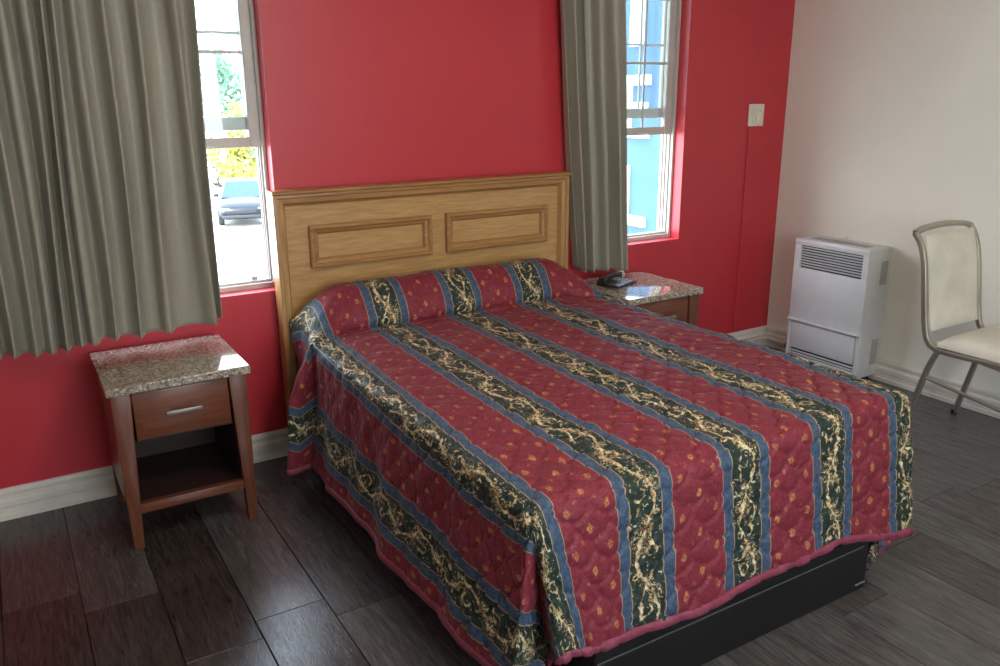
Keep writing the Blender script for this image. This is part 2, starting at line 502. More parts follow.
def window(n, x0, x1, raised, latch=None):
    """vinyl double hung window with the inner sash pushed up"""
    root = thing('window_%d' % n, ((x0 + x1) / 2, .07, W_Z0), None, None); struct(root)
    hw = (x1 - x0) / 2; H = W_Z1 - W_Z0
    bm = B()                                           # outer frame with its two tracks
    for s in (-1, 1):
        box(bm, (s * hw - (.014 if s > 0 else 0), -.002, 0), (s * hw + (.014 if s < 0 else 0), .098, H), .002, 1)
        for y in (.022, .050, .074):
            a, b = sorted((s * (hw - .021), s * (hw - .014)))
            box(bm, (a, y - .003, .028), (b, y + .003, H - .02), .001, 1)
    box(bm, (-hw + .014, -.002, 0), (hw - .014, .098, .022), .002, 1); box(bm, (-hw + .014, -.002, H - .025), (hw - .014, .098, H), .002, 1)
    box(bm, (-hw + .014, .018, .022), (hw - .014, .026, .032), .001, 1)
    obj('window_frame', bm, M['vinyl'], root)
    def sash(y, z0, z1, mz, bot):
        s = .038; a, b = -hw + .017, hw - .017
        bm = B()
        box(bm, (a, y - .014, z0), (a + s, y + .014, z1), .003, 1); box(bm, (b - s, y - .014, z0), (b, y + .014, z1), .003, 1)
        box(bm, (a + s, y - .014, z0), (b - s, y + .014, z0 + bot), .003, 1); box(bm, (a + s, y - .014, z1 - .035), (b - s, y + .014, z1), .003, 1)
        o = obj('sash', bm, M['vinyl'], root)
        bm = B(); g0, g1 = a + s, b - s
        for q in (.25, .5, .75):
            x = g0 + (g1 - g0) * q; box(bm, (x - .005, y - .004, z0 + bot), (x + .005, y + .004, z1 - .035))
        box(bm, (g0, y - .0045, mz - .006), (g1, y + .0045, mz + .006))
        obj('muntin_bars', bm, M['vinyl'], o)
        bm = B(); box(bm, (g0 - .004, y - .0016, z0 + bot - .004), (g1 + .004, y + .0016, z1 - .031)); obj('glass_pane', bm, M['glass'], o)
        return o
    i0 = raised - W_Z0
    s = sash(.034, i0, i0 + .70, i0 + .36, .040)
    bm = B(); box(bm, (-.20, .014, i0 + .008), (-.10, .022, i0 + .020), .002, 1); box(bm, (.10, .014, i0 + .008), (.20, .022, i0 + .020), .002, 1)
    obj('finger_lift', bm, M['vinyl'], s)
    sash(.068, 1.368 - W_Z0, W_Z1 - W_Z0 - .012, 1.735 - W_Z0, .052)
    if latch is not None:
        bm = B(); box(bm, (latch - .012, .030, .022), (latch + .012, .048, .048), .003, 2); obj('sash_stop', bm, M['alu'], root)
    return root
window(1, *WIN[0], 1.302, latch=.315)
window(2, *WIN[1], 1.284)

# front window behind the camera, unseen, added for fill light
def fill_window(n, axis, at, a, b, z0, z1, sg):
    root = thing('window_%d' % n, ((at, (a + b) / 2, z0) if axis == 0 else ((a + b) / 2, at, z0)), None, None); struct(root)
    h = (b - a) / 2; H = z1 - z0; bm = B(); gb = B()
    def bx(m, s0, s1, t0, t1, za, zb, bev=.003):
        t0, t1 = sorted((t0 * sg, t1 * sg))
        box(m, (t0, s0, za) if axis == 0 else (s0, t0, za), (t1, s1, zb) if axis == 0 else (s1, t1, zb), bev, 1)
    for s in (-h, -.02, h - .04): bx(bm, s, s + .04, .05, .11, 0, H)
    bx(bm, -h + .04, h - .04, .052, .108, 0, .04); bx(bm, -h + .04, h - .04, .052, .108, H - .04, H)
    obj('window_frame', bm, M['vinyl'], root)
    return root
fill_window(3, 1, YF, -.7, 1.1, .85, 2.05, -1)
# ------------------------------------------------------------------ headboard
def make_headboard():
    W = 1.42; root = thing('headboard', (0, 0, 0), 'golden oak headboard with two raised moulded panels against the red wall', 'headboard')
    yb, yf = -.024, -.072                               # back and face of the plain board
    bm = B(); box(bm, (.004, yf, .16), (W - .004, yb, 1.118), .003, 1); obj('backing_panel', bm, M['oak'], root)
    def rail(a0, a1, c0, c1, m, axis, name):
        # stepped frame moulding: high outside, falling to the panel inside
        bm = B()
        if axis == 2:                                   # upright, outside at a0
            s = 1 if a1 > a0 else -1
            pts = [(a0, yb), (a0, -.098), (a0 + s * .016, -.100), (a0 + s * .020, -.094), (a0 + s * .040, -.093), (a0 + s * .046, -.080), (a1, -.076), (a1, yb)]
            v = pts if s > 0 else pts[::-1]
            prism(bm, v, 2, c0, c1)
        else:                                           # top rail, outside at a0 (top)
            pts = [(yb, a0), (-.098, a0), (-.100, a0 - .014), (-.094, a0 - .018), (-.093, a0 - .036), (-.080, a0 - .042), (-.076, a1), (yb, a1)]
            prism(bm, [(p[0], p[1]) for p in pts], 0, c0, c1)
        return obj(name, bm, m, root)
    rail(0, .050, 0, 1.1265, M['oakv'], 2, 'leg'); rail(W, W - .050, 0, 1.1265, M['oakv'], 2, 'leg')
    rail(1.128, 1.078, .003, W - .003, M['oakd'], 0, 'top_rail')
    bm = B(); prism(bm, [(-.020, 1.126), (-.104, 1.126), (-.109, 1.131), (-.109, 1.136), (-.102, 1.141), (-.020, 1.141)], 0, -.004, W + .004); obj('cap_moulding', bm, M['oakd'], root)
    for x0, x1 in ((.140, .690), (.762, 1.306)):
        z0, z1 = .822, .996; bm = B()
        prof = [(0, yf + .001), (0, -.092), (.006, -.096), (.014, -.096), (.020, -.088), (.032, -.084), (.039, -.074), (.039, yf + .001)]
        R = []
        for d, y in prof:
            R.append([bm.verts.new(p) for p in ((x0 + d, y, z0 + d), (x1 - d, y, z0 + d), (x1 - d, y, z1 - d), (x0 + d, y, z1 - d))])
        for i in range(len(R) - 1):
            for k in range(4): bm.faces.new([R[i][k], R[i][(k + 1) % 4], R[i + 1][(k + 1) % 4], R[i + 1][k]])
        obj('raised_panel_moulding', bm, M['oakd'], root)
make_headboard()

# ------------------------------------------------------------------ bed
def make_bed():
    root = thing('bed_base', (.70, -1.03, 0), 'low black bed platform standing on the plank floor under the bedspread', 'bed base')
    X0, X1, Y0, Y1 = .165, 1.233, -1.958, -.14
    L = lambda p: (p[0] - .70, p[1] + 1.03, p[2])
    bm = B(); box(bm, L((X0, Y0, 0)), L((X1, Y0 + .022, .192)), .002, 1)
    obj('foot_panel', bm, M['black'], root)
    bm = B(); box(bm, L((X0 + .004, Y0 - .004, .152)), L((X1 - .03, Y0, .157)), .001, 1); obj('edge_strip', bm, plain('edge_strip_shine', (.09, .09, .095), .3), root)  # lip of the panel, its shine line painted in as paler grey
    for x in (X0, X1 - .022):
        bm = B(); box(bm, L((x, Y0 + .023, 0)), L((x + .022, Y1, .192)), .002, 1); obj('side_panel', bm, M['black'], root)
    bm = B(); box(bm, L((X0 + .023, Y0 + .023, .165)), L((X1 - .023, Y1, .188)), .002, 1); obj('deck', bm, M['black'], root)
    bm = B(); box(bm, (1.185 - .70, Y0 + 1.03 - .0045, .020), (1.231 - .70, Y0 + 1.03 + .002, .0245), .001, 1); obj('corner_plate', bm, M['nickel'], root)
    def slab(name, hx, hy, h, r, z, label, cat):
        bm = B(); pts = []
        for cx, cy, a0 in ((hx - r, hy - r, 0), (-hx + r, hy - r, .5), (-hx + r, -hy + r, 1), (hx - r, -hy + r, 1.5)):
            pts += [(cx + r * math.cos((a0 + k / 12) * PI), cy + r * math.sin((a0 + k / 12) * PI)) for k in range(7)]
        prism(bm, pts, 2, 0, h)
        es = [e for e in bm.edges if abs(e.verts[0].co.z - e.verts[1].co.z) < 1e-6]
        bmesh.ops.bevel(bm, geom=es, offset=.035, segments=4, profile=.5, affect='EDGES')
        o = obj(name, bm, M['ticking'], None, True); o.location = (.70, -.99, z); tag(o, label, cat)
    slab('box_spring', .635, .865, .19, .10, .193, 'fabric box spring on the black bed platform, under the mattress', 'box spring')
    slab('mattress', .640, .868, .200, .10, .384, 'mattress on the box spring, covered by the striped bedspread', 'mattress')
    bm = B()
    P = []
    nu_, nv_ = 48, 20
    for i in range(nv_ + 1):
        a = 2 * PI * i / nv_; row = []
        for j in range(nu_ + 1):
            x = -1 + 2 * j / nu_; e = (1 - abs(x) ** 6) ** .5 if abs(x) < 1 else 0.0
            ca, sa = math.cos(a), math.sin(a)
            row.append((x * .55, math.copysign(abs(ca) ** .9, ca) * .085 * (.25 + .75 * e), math.copysign(abs(sa) ** .9, sa) * .065 * e))
        P.append(row)
    grid_mesh(bm, P); bmesh.ops.remove_doubles(bm, verts=bm.verts[:], dist=1e-4)
    o = obj('bolster_pillow', bm, M['ticking'], None, True, 180); o.location = (.70, -.228, .650)
    tag(o, 'long bolster pillow at the head of the bed, under the bedspread', 'pillow')
make_bed()

def make_spread():
    """the quilted sheet laid row by row over pillow, mattress edge, sides and foot, then relaxed"""
    ZT, UW, YE = .612, 1.40, -1.928                     # cloth on the mattress, its width, the foot edge
    sm = lambda e: np.clip(e, 0, 1) ** 2 * (3 - 2 * np.clip(e, 0, 1))
    # profile from the head to the foot along the middle of the bed
    pr = [(-.112, .690), (-.118, .722), (-.140, .748), (-.175, .766), (-.215, .771), (-.255, .764), (-.290, .744), (-.322, .712), (-.345, .676), (-.356, .645), (-.354, .622), (-.345, .606),
          (-.362, .602), (-.385, .609), (-.44, .612), (YE, .612)]
    pr = np.array([(q.y, q.z) for q in smooth_path([(0, a_, b_) for a_, b_ in pr], 5)]); S = np.concatenate([[0], np.cumsum(np.hypot(*np.diff(pr, axis=0).T))])
    SP = S[60]; vE = S[-1]
    nT = int(vE / .0062); nL, nF, nX = 76, 64, 228
    sv = np.linspace(0, vE, nT)
    yp, zp = np.interp(sv, S, pr[:, 0]), np.interp(sv, S, pr[:, 1])
    # the hanging sides: the spare length under the pillow swings out in a pleat and folds back
    sd = np.array([(-.112, -.034), (-.19, -.012), (-.28, .020), (-.36, .058), (-.420, .088), (-.446, .086), (-.452, .056), (-.446, .012), (-.450, -.022), (-.490, -.016), (-.55, .0), (YE, .0)])
    Q = np.concatenate([[0], np.cumsum(np.hypot(*np.diff(sd, axis=0).T))])
    kq = list(sd[:, 0]).index(-.55)
    qv = np.where(sv < SP + .20, sv / (SP + .20) * Q[kq], Q[kq] + (sv - SP - .20) / (vE - SP - .20) * (Q[-1] - Q[kq]))
    ys, xo = np.interp(qv, Q, sd[:, 0]), np.interp(qv, Q, sd[:, 1])
    xx = np.linspace(0, UW, nX)
    h = np.maximum(zp - ZT, 0)
    e = np.clip(np.minimum(xx, UW - xx) / .27, 0, 1); roll = (1 - (1 - e) ** 2) ** .68
    X = np.zeros((nT + nF, nL + nX + nL, 3)); UV = np.zeros(X.shape[:2] + (2,))
    T = X[:nT, nL:nL + nX]
    T[..., 0] = xx[None] + (np.where(xx < UW / 2, .040, -.020) * (1 - e) ** 2)[None] * np.clip(h / .15, 0, 1)[:, None]
    T[..., 2] = np.where(zp[:, None] > ZT, ZT + h[:, None] * (.02 + .98 * roll[None]), zp[:, None] + (ZT - zp[:, None]) * (1 - sm(e * 2))[None])
    wy = sm(e * 1.3)[None]
    T[..., 1] = ys[:, None] * (1 - wy) + yp[:, None] * wy
    T[..., 2] += .004 * np.sin(xx * 9 + 1)[None] * sm((sv - SP) / .3)[:, None] * np.sin(sv * 5)[:, None]
    arc = np.concatenate([np.zeros((nT, 1)), np.cumsum(np.linalg.norm(np.diff(T, axis=1), axis=-1), axis=1)], 1)
    arc -= arc[:, nX // 2:nX // 2 + 1]
    UV[:nT, nL:nL + nX, 0] = UW / 2 + arc
    UV[:nT, :, 1] = sv[:, None]
    FS = .13                                            # how far the hanging sides lean out
    for side in (-1, 1):
        edge = T[:, 0 if side < 0 else -1]
        hem = np.full(nT, .135 if side < 0 else .140) - .012 * np.sin(ys * 4.2 + 1) - (.030 * sm((.62 - sv) / .2) - .035 * sm((.30 - sv) / .25) if side < 0 else 0)
        Ls = edge[:, 2] - hem
        for c in range(1, nL + 1):
            q = c / nL; a = q * Ls
            j = nL - c if side < 0 else nL + nX - 1 + c
            wave = (.009 * np.sin(ys * 13 + 1.2 * side) + .006 * np.sin(ys * 27 + 2)) * q * sm((ys - YE) / .25) * sm((sv - SP) / .3)
            out = FS * a * .9 * (.25 + .75 * sm((sv - .15) / .35)) + xo * (1 if side < 0 else .45) * min(1, q * 2.4) + wave
            if side > 0: out = np.where(sv < SP + .3, np.minimum(out, .040), out)
            P = X[:nT, j]; P[:, 0] = edge[:, 0] + side * out
            P[:, 1] = ys; P[:, 2] = edge[:, 2] - a
            UV[:nT, j, 0] = UV[:nT, nL if side < 0 else nL + nX - 1, 0] + side * a
    # the foot: straight drop, hem a little lower to the right
    FF = .13; Lf = ZT - np.interp(xx, [0, .15, .35, .56, .79, 1.04, 1.2, 1.3, 1.4], [.222, .214, .205, .200, .214, .220, .190, .165, .150])
    for c in range(1, nF + 1):
        b = c / nF * Lf; P = X[nT - 1 + c, nL:nL + nX]
        wave = .007 * np.sin(xx * 15 + .6) * (c / nF) * sm(xx / .15) * sm((UW - xx) / .15)
        P[:, 0] = xx + .25 * b * np.clip(1 - xx / .3, 0, 1) ** 2; P[:, 1] = YE - FF * b - wave; P[:, 2] = ZT - b
        UV[nT - 1 + c, nL:nL + nX, 0] = xx; UV[nT - 1 + c, nL:nL + nX, 1] = vE + b
    # the corners: a pleat, tucked in behind the foot panel; tilt of the cloth by angle round the corner
    def spline(K, s):
        K = np.array(K); n = len(K) - 1; f = np.clip(s * n, 0, n - 1e-9); i = f.astype(int); f = (f - i)[..., None]
        g = lambda d: K[np.clip(i + d, 0, n)]
        return .5 * (2 * g(0) + (g(1) - g(-1)) * f + (2 * g(-1) - 5 * g(0) + 4 * g(1) - g(2)) * f ** 2 + (3 * g(0) - g(-1) - 3 * g(1) + g(2)) * f ** 3)
    for side in (-1, 1):
        edge_u = UV[nT - 1, nL if side < 0 else nL + nX - 1, 0]
        La = ZT - (X[nT - 1, 0 if side < 0 else -1, 2]); Lb = Lf[0 if side < 0 else -1]
        a, b = np.meshgrid(np.arange(1, nL + 1) / nL * La, np.arange(1, nF + 1) / nF * Lb, indexing='xy')   # [b, a]
        rho = np.hypot(a, b); s = np.arctan2(b, a) / (PI / 2)
        if side < 0: K = [(-FS * .9, 0), (-.115, .015), (-.010, .060), (.13, .15), (.20, .17), (.20, .10), (.145, -.02), (.115, -.125), (.25, -FF)]
        else: K = [(-FS * .9, 0), (-.06, .02), (.02, .04), (.12, .04), (.16, .03), (.15, .0), (.07, -.04), (-.02, -.11), (0, -FF)]
        p = spline(K, s)
        ex = rho
        n = np.sqrt(1 + (p ** 2).sum(-1)) if side < 0 else 1
        d = rho / n
        P = np.zeros(a.shape + (3,))
        P[..., 0] = p[..., 0] * d if side < 0 else UW - p[..., 0] * d
        P[..., 1] = YE + p[..., 1] * d
        P[..., 2] = np.maximum(ZT - d, .020 + .01 * np.sin(s * 9))
        U = np.stack([edge_u + side * a, vE + b], -1)
        if side < 0: X[nT:, :nL][:, ::-1] = P; UV[nT:, :nL][:, ::-1] = U
        else: X[nT:, nL + nX:] = P; UV[nT:, nL + nX:] = U
    # relax: rounds the mattress edges and the corner, leaves the tuck under the pillow crisp
    n_v, n_u = X.shape[:2]
    vv = UV[..., 1]
    wgt = .035 + .465 * sm((vv - SP - .16) / .10)
    mid = np.zeros(n_u); mid[nL + 20:nL + nX - 20] = 1; wgt = np.maximum(wgt, (.045 + .455 * sm((vv - SP - .06) / .10)) * mid[None])
    near = np.exp(-((vv - vE) / .16) ** 2); wgt = wgt[..., None]
    ii = np.arange(n_v)[:, None]; jj = np.arange(n_u)[None]
    for it in range(84):
        A = X.copy()
        A[1:-1, 1:-1] = (X[:-2, 1:-1] + X[2:, 1:-1] + X[1:-1, :-2] + X[1:-1, 2:]) / 4
        A[-1, 1:-1] = (X[-1, :-2] + X[-1, 2:]) / 2; A[1:-1, 0] = (X[:-2, 0] + X[2:, 0]) / 2; A[1:-1, -1] = (X[:-2, -1] + X[2:, -1]) / 2
        k = wgt * (1 if it < 48 else near[..., None])
        X = X + (A - X) * k
    du = np.gradient(X, axis=1); dv = np.gradient(X, axis=0)
    nr = np.cross(dv, du); nr /= np.linalg.norm(nr, axis=-1, keepdims=True) + 1e-12
    if nr[n_v // 2, n_u // 2, 2] < 0: nr = -nr
    # the printed stripes run a little askew towards the foot
    PT = UV.copy(); PT[..., 0] += .036 * sm((UV[..., 1] - .45) / 1.4) * (1 - .6 * np.clip(UV[..., 0] / UW, 0, 1)) * sm((UV[..., 0] + .25) / .25)
    PT[..., 0] -= .052 * sm((UV[..., 0] - 1.02) / .36) * (1 - sm((UV[..., 1] - 1.5) / .6))
    # clamshell quilting: stitched arcs with the wadding puffed up between them
    u, v = UV[..., 0], UV[..., 1]
    w_, rh = .104, .056
    R = w_ * .54; depth = np.full(u.shape, -1.)
    for r_ in range(0, int(3.2 / rh) + 2):              # the first row that covers a point owns it
        cy = (r_ - 2) * rh; off = (r_ % 2) * w_ / 2
        cx = np.round((u - off) / w_) * w_ + off
        d = R - np.hypot(u - cx, v - cy)
        take = (d > 0) & (depth < 0); depth = np.where(take, d, depth)
    puff = 1 - np.exp(-(np.maximum(depth, 0) / .0085) ** 1.25)
    rr = np.random.default_rng(3); wr = np.zeros(u.shape)
    for _ in range(44):                                 # shallow creases of a used cloth
        a = rr.uniform(0, PI); f = rr.uniform(22, 95); wr += np.sin(f * (np.cos(a) * u + np.sin(a) * v) + rr.uniform(0, 6.28) + 1.6 * np.sin(5 * v + rr.uniform(0, 6)) + 1.2 * np.sin(7 * u + rr.uniform(0, 6))) / f
    foot = sm((v - 1.0) / 1.1)
    fade = 1 - np.clip((np.abs(np.arange(n_u) - n_u / 2) - n_u / 2 + 6) / 6, 0, 1)[None] * .7
    X = X + nr * ((puff - .6) * (.0036 + .0066 * foot) * fade + wr * (.023 - .008 * foot))[..., None]
    X[..., 2] = np.maximum(X[..., 2], .010)
    me = bpy.data.meshes.new('bedspread')
    idx = np.arange(n_v * n_u).reshape(n_v, n_u)
    F = np.stack([idx[:-1, :-1], idx[:-1, 1:], idx[1:, 1:], idx[1:, :-1]], -1).reshape(-1, 4)[:, ::-1]
    me.from_pydata(X.reshape(-1, 3).tolist(), [], F.tolist())
    uvl = me.uv_layers.new(name='UVMap')
    li = np.empty(len(me.loops), dtype=np.int64); me.loops.foreach_get('vertex_index', li)
    uvl.data.foreach_set('uv', PT.reshape(-1, 2)[li].astype(np.float32).ravel())
    me.materials.append(M['spread'])
    me.polygons.foreach_set('use_smooth', [True] * len(me.polygons))
    o = link(bpy.data.objects.new('bedspread', me))
    md = o.modifiers.new('thickness', 'SOLIDIFY'); md.thickness = .005; md.offset = -1
    tag(o, 'quilted red bedspread with blue and green scroll stripes, magenta hem, draped over the bed', 'bedspread')
    # the magenta binding runs round the two sides and the foot
    path = [(i, 0) for i in range(2, n_v)] + [(n_v - 1, j) for j in range(1, n_u)] + [(i, n_u - 1) for i in range(n_v - 2, 1, -1)]
    prof = [(.0135 * (1 - math.cos(a)) - .004, .0065 * math.sin(a)) for a in [2 * PI * k / 10 for k in range(10)]]
    bm = B(); rings = []; K = 5
    for (i, j) in path[::2]:
        b = X[i, j]
        ti = n_v - 1 - K if i == n_v - 1 else i; tj = (K if j == 0 else n_u - 1 - K if j == n_u - 1 else j)
        inn = X[ti, tj] - b; inn = inn / (np.linalg.norm(inn) + 1e-9)
        nn = nr[ti, tj]; nn = nn - inn * nn.dot(inn); nn = nn / (np.linalg.norm(nn) + 1e-9)
        rings.append([bm.verts.new(b + inn * p + nn * (q - .001)) for p, q in prof])
    for a, c in zip(rings[:-1], rings[1:]):
        for k in range(10): bm.faces.new([a[k], a[(k + 1) % 10], c[(k + 1) % 10], c[k]])
    bm.faces.new(rings[0]); bm.faces.new(rings[-1][::-1])
    b = obj('hem_binding', bm, M['binding'], o, True, 180)
    b['label'] = 'magenta binding along the hem'
make_spread()

# ------------------------------------------------------------------ nightstands
def make_nightstand():
    """built round its own centre: 0.464 wide, 0.466 deep, 0.598 high"""
    root = thing('nightstand', (-.480, -.286, 0), 'brown nightstand with speckled stone top and open shelf, left of the bed', 'nightstand', group='granite-topped nightstands')
    w, d = .232, .233
    bm = B(); box(bm, (-w, -d, .568), (w, d, .598), .004, 3); obj('granite_top', bm, M['granite'], root, True)
    f, b = -d + .014, d - .010
    # four tapering legs
    for sx in (-1, 1):
        for fr in (1, 0):
            o = sx * (w - .012); i = sx * (w - .074 if fr else w - .050)
            ob = sx * (w - .020); ib = sx * (w - .052 if fr else w - .044)
            y0, y1 = (f, f + .045) if fr else (b - .045, b)
            yb0, yb1 = (f + .004, f + .036) if fr else (b - .034, b - .004)
            bm = B(); hexa(bm, (min(ob, ib), yb0, max(ob, ib), yb1), (min(o, i), y0, max(o, i), y1), 0, .566); bevel_all(bm, .0025, 2)
            obj('leg', bm, M['mahogv'], root, True)
    zb = .128
    for sx in (-1, 1):
        a, c = sorted((sx * (w - .016), sx * (w - .034)))
        bm = B(); box(bm, (a, f + .040, zb + .036), (c, b - .030, .566), .001, 1); obj('side_panel', bm, M['mahogv'], root)
    bm = B(); box(bm, (-w + .030, b - .012, zb), (w - .030, b - .004, .566), .001, 1); obj('back_panel', bm, M['mahog_shaded'], root)
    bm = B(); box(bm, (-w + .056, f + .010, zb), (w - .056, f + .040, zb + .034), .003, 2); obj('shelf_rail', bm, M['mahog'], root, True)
    bm = B(); box(bm, (-w + .036, f + .0405, zb + .004), (w - .036, b - .013, zb + .030), .001, 1); obj('shelf', bm, M['mahog_shaded'], root)
    bm = B(); box(bm, (-w + .074, f + .020, .384), (w - .074, f + .040, .392), .001, 1); box(bm, (-w + .036, f + .040, .378), (w - .036, b - .013, .390), .001, 1); obj('divider', bm, M['mahog_shaded'], root)
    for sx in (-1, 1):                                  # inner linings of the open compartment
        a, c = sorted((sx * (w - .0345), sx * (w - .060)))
        bm = B(); box(bm, (a, f + .046, zb + .031), (c, b - .014, .377), .001, 1); obj('inner_side', bm, M['mahog_shaded'], root)
    bm = B(); box(bm, (-w + .0765, f + .008, .394), (w - .0765, f + .028, .560), .003, 2); dr = obj('drawer', bm, M['mahog'], root, True)
    bm = B()
    box(bm, (-.058, f - .020, .474), (.058, f - .012, .487), .002, 2)
    for s in (-1, 1): box(bm, (s * .046 - .005, f - .013, .476), (s * .046 + .005, f + .008, .485), .001, 1)
    obj('handle', bm, M['nickel'], dr, True)
    return root
ns = make_nightstand()
n2 = copy_tree(ns); n2.location.x = 1.459 + .232
n2['label'] = 'brown nightstand with speckled stone top between bed and heater, holding the telephone'

# ------------------------------------------------------------------ telephone
def make_phone():
    root = thing('telephone', (1.618, -.228, .598), 'dark desk telephone with a painted highlight on its handset on the far nightstand beside the curtain', 'telephone', rz=math.radians(20))
    root.scale = (.82, .82, .82)
    bm = B(); hexa(bm, (-.105, -.085, .105, .075), (-.100, -.078, .100, .070), 0, .016)
    for v in bm.verts:
        if v.co.z > .01: v.co.z = .014 + (v.co.y + .08) * .12
    bevel_all(bm, .006, 3); obj('base', bm, M['phone'], root, True)
    bm = B()
    for i in range(4):
        for j in range(3):
            x, y = .012 + j * .026, -.060 + i * .026; z = .014 + (y + .08) * .12
            box(bm, (x - .008, y - .007, z - .002), (x + .008, y + .007, z + .004), .002, 2)
    obj('keypad', bm, M['phone2'], root, True)
    bm = B()
    pts = smooth_path([(-.112, .028, .034), (-.085, .028, .044), (-.04, .028, .050), (.04, .028, .050), (.085, .028, .044), (.112, .028, .034)], 5)
    n = len(pts); rs = [.012 + .010 * abs(2 * k / (n - 1) - 1) ** 3 for k in range(n)]
    tube(bm, pts, rs, prof=SQ); hs = obj('handset', bm, M['phone'], root, True, 60)
    bm = B(); lathe(bm, [(.012, -.018), (.0225, -.014), (.0235, .006), (.016, .016), (.004, .018)], (.108, .028, .038), 18, 0); e_ = obj('handset_highlight', bm, M['phone2'], hs, True); e_['label'] = 'highlight on the handset end, painted as a pale cap'  # pale cap stands in for the highlight on the handset end
    bm = B(); pts = []
    for k in range(120):
        a = k * .75; t = k / 119; pts.append((-.112 - .014 * math.sin(t * PI) + .007 * math.cos(a) * 1, .020 - .085 * t, .012 + .030 * (1 - t) ** 2 + .007 * math.sin(a) + .001))
    tube(bm, pts, .0022, 6); obj('cord', bm, M['phone'], root, True, 180)
make_phone()
# ------------------------------------------------------------------ curtains
def curtain(name, label, cols, y0, zt, depth, base_seed):
    """cols: (x at top, x at bottom, z at bottom, ridge height) for every fold ridge from left to right"""
    r = random.Random(base_seed)
    n = len(cols); per = 14; rows = 56; P = []
    for i in range(rows + 1):
        t = i / rows; row = []
        for s in range((n - 1) * per + 1):
            a = s / per; k = min(int(a), n - 2); f = a - k
            c0, c1 = cols[k], cols[k + 1]
            L = lambda q: c0[q] + (c1[q] - c0[q]) * f
            tt = t ** 1.1
            x = L(0) + (L(1) - L(0)) * tt
            zb = L(2)
            # narrow rounded ridges with broad shallow valleys between
            e = min(f, 1 - f); w = abs(c1[0] - c0[0])
            hgt = (c0[3] if f < .5 else c1[3])
            ridge = math.exp(-(e * w / .0105) ** 2) * hgt * 1.15 + .30 * hgt * math.exp(-(e * w / .030) ** 2)
            belly = -.014 * math.sin(f * PI) * (1 + .5 * math.sin(k * 2.1))
            sway = .006 * math.sin(3.1 * t + k * 1.7) + .010 * t * math.sin(k * 2.3 + 1)
            lean = .004 * math.sin(2.2 * t * PI + k * 1.3)
            x += lean + .007 * math.exp(-(e * w / .012) ** 2) * math.sin(k * 1.9 + 2 * t)
            y = y0 - ridge * (.55 + .45 * min(1, .35 + t)) * depth - belly * depth + sway * depth
            z = zt + (zb - zt) * t
            row.append((x, y, z))
        P.append(row)
    root = thing(name, ((cols[0][0] + cols[-1][0]) / 2, y0, zt), label, 'curtain', group='window curtains')
    bm = B(); grid_mesh(bm, [[(p[0] - root.location.x, p[1] - y0, p[2] - zt) for p in row] for row in P])
    o = obj('curtain_panel', bm, M['curtain'], root, True, 180)
    md = o.modifiers.new('s', 'SUBSURF'); md.levels = md.render_levels = 1
    md = o.modifiers.new('t', 'SOLIDIFY'); md.thickness = .003
    bm = B()                                            # the stitched hem fold at the bottom
    hp = [(p[0] - root.location.x, p[1] - y0, p[2] - zt + .001) for p in P[-1]]
    tube(bm, hp[::2], .003, 6); obj('hem', bm, M['curtain'], root, True, 180)
    for c in cols:
        bm = B(); x = c[0] - root.location.x; pts = [(x, .0135 * math.cos(q), .013 + .0135 * math.sin(q)) for q in [2 * PI * k_ / 16 for k_ in range(17)]]
        tube(bm, pts, .0022, 6, up=(1, 0, 0)); obj('ring', bm, M['champ'], root, True, 180)
    return root

LC = [(-.985, -1.00, .645, .040), (-.930, -.945, .648, .046), (-.860, -.875, .640, .040), (-.800, -.825, .640, .046), (-.742, -.781, .642, .044), (-.690, -.732, .655, .040), (-.655, -.693, .652, .046),
      (-.603, -.626, .660, .048), (-.513, -.532, .655, .050), (-.410, -.438, .660, .048), (-.303, -.278, .663, .040), (-.222, -.250, .680, .016)]
curtain('curtain', 'wide olive-grey pleated curtain hanging over the window above the near nightstand', LC, -.098, 2.20, 1.0, 1)
RC = [(1.345, 1.475, .69, .03), (1.400, 1.500, .655, .055), (1.470, 1.565, .645, .046), (1.555, 1.655, .640, .055), (1.640, 1.740, .628, .052), (1.728, 1.812, .618, .016)]
curtain('curtain', 'narrow bunched olive-grey curtain hanging behind the telephone at the headboard\'s right end', RC, -.060, 2.20, 1.0, 2)

def rod(name, x0, x1, y, label):
    root = thing(name, ((x0 + x1) / 2, y, 2.213), label, 'curtain rod', group='curtain rods'); h = (x1 - x0) / 2
    bm = B(); tube(bm, [(-h, 0, 0), (h, 0, 0)], .009, 12); obj('pole', bm, M['champ'], root, True)
    for s in (-1, 1):
        bm = B(); lathe(bm, [(.004, 0), (.014, .004), (.018, .016), (.014, .028), (.003, .034)] if s > 0 else [(.003, -.034), (.014, -.028), (.018, -.016), (.014, -.004), (.004, 0)], (s * h, 0, 0), 14, 0)
        obj('finial', bm, M['champ'], root, True)
        bm = B(); tube(bm, [(s * (h - .06), -y - .001, -.012), (s * (h - .06), .0, -.012)], .006, 8); box(bm, (s * (h - .06) - .015, -y - .006, -.04), (s * (h - .06) + .015, -y, .02), .002, 1)
        obj('bracket', bm, M['champ'], root, True)
rod('curtain_rod', -1.06, .20, -.098, 'metal curtain rod above the wide curtain on the left window')
rod('curtain_rod', 1.24, 2.40, -.060, 'metal curtain rod above the bunched curtain on the right window')

